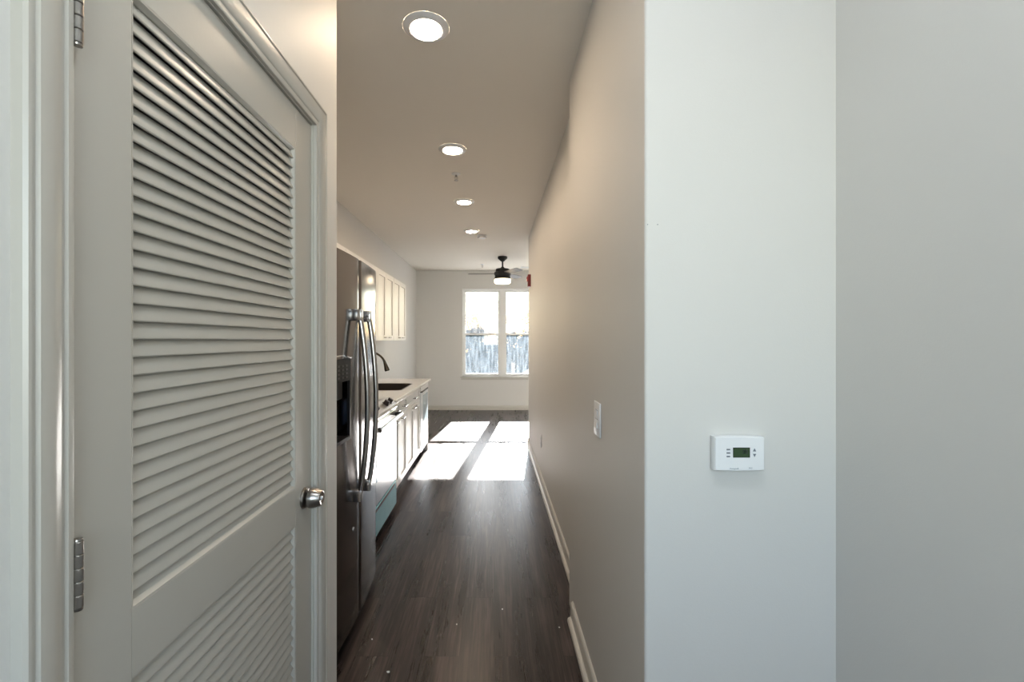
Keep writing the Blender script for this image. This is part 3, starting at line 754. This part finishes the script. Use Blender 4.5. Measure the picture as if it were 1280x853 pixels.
# ceiling fan
fx, fy = 0.140, 7.45
fan = thing('ceiling_fan', 'black ceiling fan with lit drum light in front of the window', 'ceiling fan', (fx, fy, H))
b = BM(); lathe(b, [(0.078, -0.0005), (0.078, -0.030), (0.072, -0.038), (0.042, -0.062), (0.030, -0.078)], (fx, fy, H), seg=32); obj('canopy', b, M_FANBODY, fan, True)
b = BM(); lathe(b, [(0.0125, -0.070), (0.0125, -0.185)], (fx, fy, H), seg=16); lathe(b, [(0.016, -0.165), (0.030, -0.180), (0.034, -0.200)], (fx, fy, H), seg=20); obj('downrod', b, M_FANBODY, fan, True)
b = BM(); lathe(b, [(0.034, -0.192), (0.098, -0.200), (0.112, -0.206), (0.113, -0.250), (0.132, -0.256), (0.137, -0.268), (0.137, -0.300), (0.128, -0.308), (0.128, -0.350), (0.134, -0.354), (0.134, -0.372)], (fx, fy, H), seg=44); obj('motor_housing', b, M_FANBODY, fan, True)
b = BM(); lathe(b, [(0.131, -0.371), (0.134, -0.390), (0.132, -0.425), (0.118, -0.438), (0.0, -0.442)], (fx, fy, H), seg=44); obj('light_diffuser', b, M_FANLAMP, fan, True)
for k in range(3):
    a = math.radians(177 + 120*k); d = Vector((math.cos(a), math.sin(a), 0)); s = Vector((-d.y, d.x, 0)); p = Vector((fx, fy, H-0.279))
    tilt = math.radians(-12); u = s*math.cos(tilt) + Vector((0, 0, 1))*math.sin(tilt); nrm = d.cross(u).normalized()
    b = BM(); st = []
    for r_, w_ in ((0.13, 0.045), (0.20, 0.055), (0.35, 0.063), (0.50, 0.066), (0.55, 0.062), (0.562, 0.050)):
        q = p + d*r_
        st.append([q-u*w_-nrm*0.003, q+u*w_-nrm*0.003, q+u*w_+nrm*0.003, q-u*w_+nrm*0.003])
    sweep(b, st); obj('blade', b, M_BLADE, fan)

# ---------------------------------------------------------------- right wall devices
t = thing('fire_alarm', 'small red fire alarm strobe high on the end of the right hall wall', 'fire alarm', (XF, 5.72, 2.03))
b = BM(); box(b, XF-0.038, XF-0.0005, 5.655, 5.775, 2.045, 2.195, 0.006); obj('housing', b, M_RED, t)
b = BM(); prism(b, [(XF-0.038, 2.175), (XF-0.050, 2.165), (XF-0.050, 2.115), (XF-0.038, 2.105)], 'y', 5.685, 5.745); obj('strobe_lens', b, mat('red_lens', (0.42, 0.02, 0.03), 0.12), t)
b = BM()
for k in range(4): box(b, XF-0.040, XF-0.0375, 5.675, 5.755, 2.055+k*0.011, 2.060+k*0.011)
obj('horn_grille', b, M_BLACK, t)

t = thing('light_switch', 'white rocker light switch on the near right hall wall', 'light switch', (XN, 1.717, 1.085))
b = BM(); box(b, XN-0.006, XN-0.0003, 1.668, 1.766, 1.021, 1.149, 0.003); pl_ = obj('wall_plate', b, M_WHITE, t, True)
b = BM(); prism(b, [(XN-0.004, 1.052), (XN-0.012, 1.053), (XN-0.0065, 1.085), (XN-0.009, 1.118), (XN-0.004, 1.118)], 'y', 1.699, 1.735); obj('rocker', b, M_WHITE, t)
b = BM(); box(b, XN-0.0066, XN-0.0058, 1.6975, 1.7365, 1.050, 1.120); obj('rocker_gap', b, M_BTN, t)

t = thing('wall_outlet', 'white wall outlet low on the far right hall wall', 'outlet', (XF, 4.42, 0.40))
b = BM(); box(b, XF-0.006, XF-0.0003, 4.385, 4.455, 0.343, 0.457, 0.0025); obj('wall_plate', b, M_WHITE, t, True)
for z in (0.378, 0.422):
    b = BM(); box(b, XF-0.0085, XF-0.005, 4.403, 4.437, z-0.016, z+0.016, 0.002); s = obj('socket', b, M_WHITE, t)
    b = BM(); box(b, XF-0.0088, XF-0.0083, 4.411, 4.413, z-0.004, z+0.006); box(b, XF-0.0088, XF-0.0083, 4.427, 4.429, z-0.004, z+0.006); obj('slot', b, M_BLACK, s)

# thermostat
TX0, TX1, TZ0, TZ1 = 0.562, 0.690, 1.048, 1.138; TY = YT
t = thing('thermostat', 'white digital thermostat with small green display on the pale wall', 'thermostat', ((TX0+TX1)/2, TY, (TZ0+TZ1)/2))
b = BM(); out = []
n = 16
for k in range(n+1):
    u = -1+2*k/n; out.append(((TX0+TX1)/2 + u*(TX1-TX0)/2, TZ1+0.0 - 0.0022*u*u))
for k in range(n+1):
    u = 1-2*k/n; out.append(((TX0+TX1)/2 + u*(TX1-TX0)/2, TZ0 - 0.0 + 0.0022*u*u))
cxm, czm = (TX0+TX1)/2, (TZ0+TZ1)/2
def ring(s, y): return [(cxm+(x-cxm)*(1-s/0.064), y, czm+(z-czm)*(1-s/0.045)) for x, z in out]
sweep(b, [ring(0.002, TY-0.0003), ring(0.0, TY-0.006), ring(0.0, TY-0.020), ring(0.0008, TY-0.0245), ring(0.0030, TY-0.027)])
obj('casing', b, M_WHITE, t, True)
YF = TY-0.027
def px2x(px): return (px-617.5)/F_PX*YF
def py2z(py): return CAM_Z-(py-424.5)/F_PX*YF
x0, x1, z0, z1 = 0.6095, 0.6505, 1.085, 1.1085
b = BM(); box(b, x0-0.001, x1+0.001, YF-0.0006, YF+0.001, z0-0.001, z1+0.001); obj('display_bezel', b, M_BLACK, t)
b = BM(); box(b, x0+0.0005, x1-0.0005, YF-0.0010, YF, z0+0.0005, z1-0.0005); dsp = obj('display', b, M_LCD, t)
text_part('70', 0.0150, M_LCDINK, dsp, (x0+0.0290, YF-0.0014, (z0+z1)/2+0.0012), 'digits', bold=0.00035)
for k, z in enumerate((1.1045, 1.0957, 1.0868)):
    b = BM(); box(b, x0-0.0175, x0-0.0085, YF-0.0015, YF+0.001, z-0.0017, z+0.0017, 0.0006); obj('button', b, M_BTN, t)
for s, z in ((1, 1.1030), (-1, 1.0905)):
    b = BM(); xx = x1+0.0125
    prism(b, [(xx-0.0038, z-s*0.003), (xx+0.0038, z-s*0.003), (xx, z+s*0.0045)], 'y', YF-0.0015, YF+0.001); obj('arrow_button', b, M_BTN, t)
text_part('Honeywell', 0.0052, M_INK, t, (0.6115, YF-0.0002, 1.0560), 'lettering')
text_part('PRO', 0.0046, M_INK, t, (0.6535, YF-0.0002, 1.0570), 'lettering')

# nails left in the corner wall
for x, l in ((0.4255, 'tiny dark nail high on the pale wall, right of its pair'), (0.3995, 'tiny dark nail almost on the wall corner')):
    b = BM(); lathe(b, [(0.0006, 0.003), (0.0006, -0.002), (0.0013, -0.0022), (0.0013, -0.003), (0, -0.0032)], (x, YT, 1.684), (0, 1, 0), 10)
    o = obj('nail', b, M_BTN, origin=(x, YT, 1.684)); tag(o, l, 'nail')

# crumbs of debris on the floor
random.seed(5)
def spot(px, py): Y = F_PX*CAM_Z/(py-424.5); return ((px-617.5)/F_PX*Y, Y)
for px, py, s, l in ((485, 841, 0.006, 'largest white paper scrap on the dark floor near the bottom edge'), (465, 800, 0.004, 'white scrap on the floor close to the refrigerator'),
                     (571, 781, 0.003, 'tiny white speck on the floor at mid hall'), (628, 762, 0.0035, 'white speck on the floor toward the right wall'), (699, 785, 0.0035, 'white speck on the floor beside the right baseboard')):
    x, y = spot(px, py); b = BM(); bmesh.ops.create_icosphere(b, subdivisions=1, radius=s)
    for v in b.verts: v.co = Vector((v.co.x*random.uniform(.6, 1.5), v.co.y*random.uniform(.6, 1.6), v.co.z*random.uniform(.3, .6)))
    zmin = min(v.co.z for v in b.verts); bmesh.ops.translate(b, vec=(x, y, -zmin), verts=b.verts)
    o = obj('paper_scrap', b, M_PAPER, origin=(x, y, 0)); tag(o, l, 'debris', group='scraps on the floor')

# ---------------------------------------------------------------- outside
GZ = -1.55
o = obj('ground', box(BM(), -40, 40, 9.4, 90, GZ-0.1, GZ), M_ASPHALT); tag(o, 'pale ground outside the window', 'ground', kind='structure')
def tree(x, y, h, w_, z0, m, label, seed, n, leaf, cat='tree', group=None):
    rnd = random.Random(seed)
    t = thing('tree' if cat == 'tree' else 'shrub', label, cat, (x, y, GZ), group)
    b = BM(); tube(b, [(x, y, GZ), (x+.05, y, GZ+h*.35), (x-.04, y, GZ+h*.75)], [0.13, 0.09, 0.03], 8)
    for k in range(9):
        a = rnd.uniform(0, 6.28); zz = GZ+h*rnd.uniform(.25, .7); q = Vector((x, y, zz))
        tube(b, [q, q+Vector((math.cos(a)*w_*.35, math.sin(a)*w_*.35, h*.12)), q+Vector((math.cos(a)*w_*.7, math.sin(a)*w_*.7, h*.2))], [0.04, 0.025, 0.01], 6)
    obj('trunk', b, M_BARK, t, True)
    b = BM(); cl = [(rnd.uniform(-1, 1), rnd.uniform(-1, 1), rnd.uniform(0, 1)) for _ in range(34)]
    for i in range(n):
        c = rnd.choice(cl); rad = math.sqrt(max(0.05, 1-c[2]**(6 if cat == 'shrub' else 2)))
        ctr = Vector((x+c[0]*w_*.75*rad, y+c[1]*w_*.75*rad, GZ+z0+(h-z0)*c[2]*.92))
        v = Vector((rnd.gauss(0, 1), rnd.gauss(0, 1), rnd.gauss(0, .8)))*w_*.2
        p = ctr+v; e1 = Vector((rnd.gauss(0, 1), rnd.gauss(0, 1), rnd.gauss(0, 1))).normalized(); e2 = e1.orthogonal().normalized()
        s = leaf*rnd.uniform(.6, 1.4)
        A = [b.verts.new(p-e1*s), b.verts.new(p+e2*s*.5), b.verts.new(p+e1*s), b.verts.new(p-e2*s*.5)]; b.faces.new(A)
    obj('foliage', b, m, t)
    return t
lab = ['front row green shrub farthest left beyond the window', 'back row green shrub at the left edge of the window view', 'front row green shrub behind the left part of the left pane', 'back row green shrub behind the middle of the left pane',
       'front row green shrub behind the window mullion', 'back row green shrub behind the left part of the right pane', 'front row green shrub above the parked car', 'back row green shrub at the right edge of the window view', 'front row green shrub farthest right beyond the window']
for i in range(9):
    tree(-3.6+1.3*i, 31.0 if i % 2 == 0 else 34.0, 3.45+0.15*((i*7) % 3), 0.95, 0.0, M_LEAFB, lab[i], 10+i, 3400, 0.17, 'shrub')
for i, (x, y, h, l) in enumerate(((-1.8, 38, 5.3, 'sparse yellow autumn tree low behind the upper left pane'), (0.4, 40.5, 6.6, 'tall yellow autumn tree behind the upper left pane'), (3.0, 38, 5.5, 'yellow autumn tree behind the upper right pane'), (6.4, 39, 6.0, 'yellow autumn tree at the right edge of the window view'))):
    tree(x, y, h, 1.25, 1.6, M_LEAFY, l, 40+i, 1300, 0.11)
# parked car, seen from the side with its bonnet to the left
car = thing('car', 'white parked car outside, low in the right window pane', 'car', (2.9, 26, GZ))
P = [(0.75, .30), (0.70, .62), (0.85, .80), (1.60, .95), (1.72, .98), (2.35, 1.38), (2.7, 1.45), (3.7, 1.44), (4.3, 1.05), (4.9, 1.0), (5.05, .75), (5.0, .30)]
b = BM(); prism(b, [(x, GZ+z) for x, z in P], 'y', 25.1, 26.9); bmesh.ops.bevel(b, geom=list(b.edges), offset=0.04, segments=2, affect='EDGES'); obj('body', b, M_CARPAINT, car)
b = BM(); Q = [(1.85, 1.02), (2.40, 1.34), (3.65, 1.34), (4.1, 1.03)]
prism(b, [(x, GZ+z) for x, z in Q], 'y', 25.085, 25.13); obj('side_window', b, M_GLOSSBLACK, car)
for x in (1.45, 4.2):
    for y in (25.08, 26.72):
        b = BM(); lathe(b, [(0.22, 0), (0.31, 0.02), (0.32, 0.1), (0.31, 0.18), (0.22, 0.2)], (x, y, GZ+0.32), (0, 1, 0), 28); obj('wheel', b, M_TYRE, car, True)
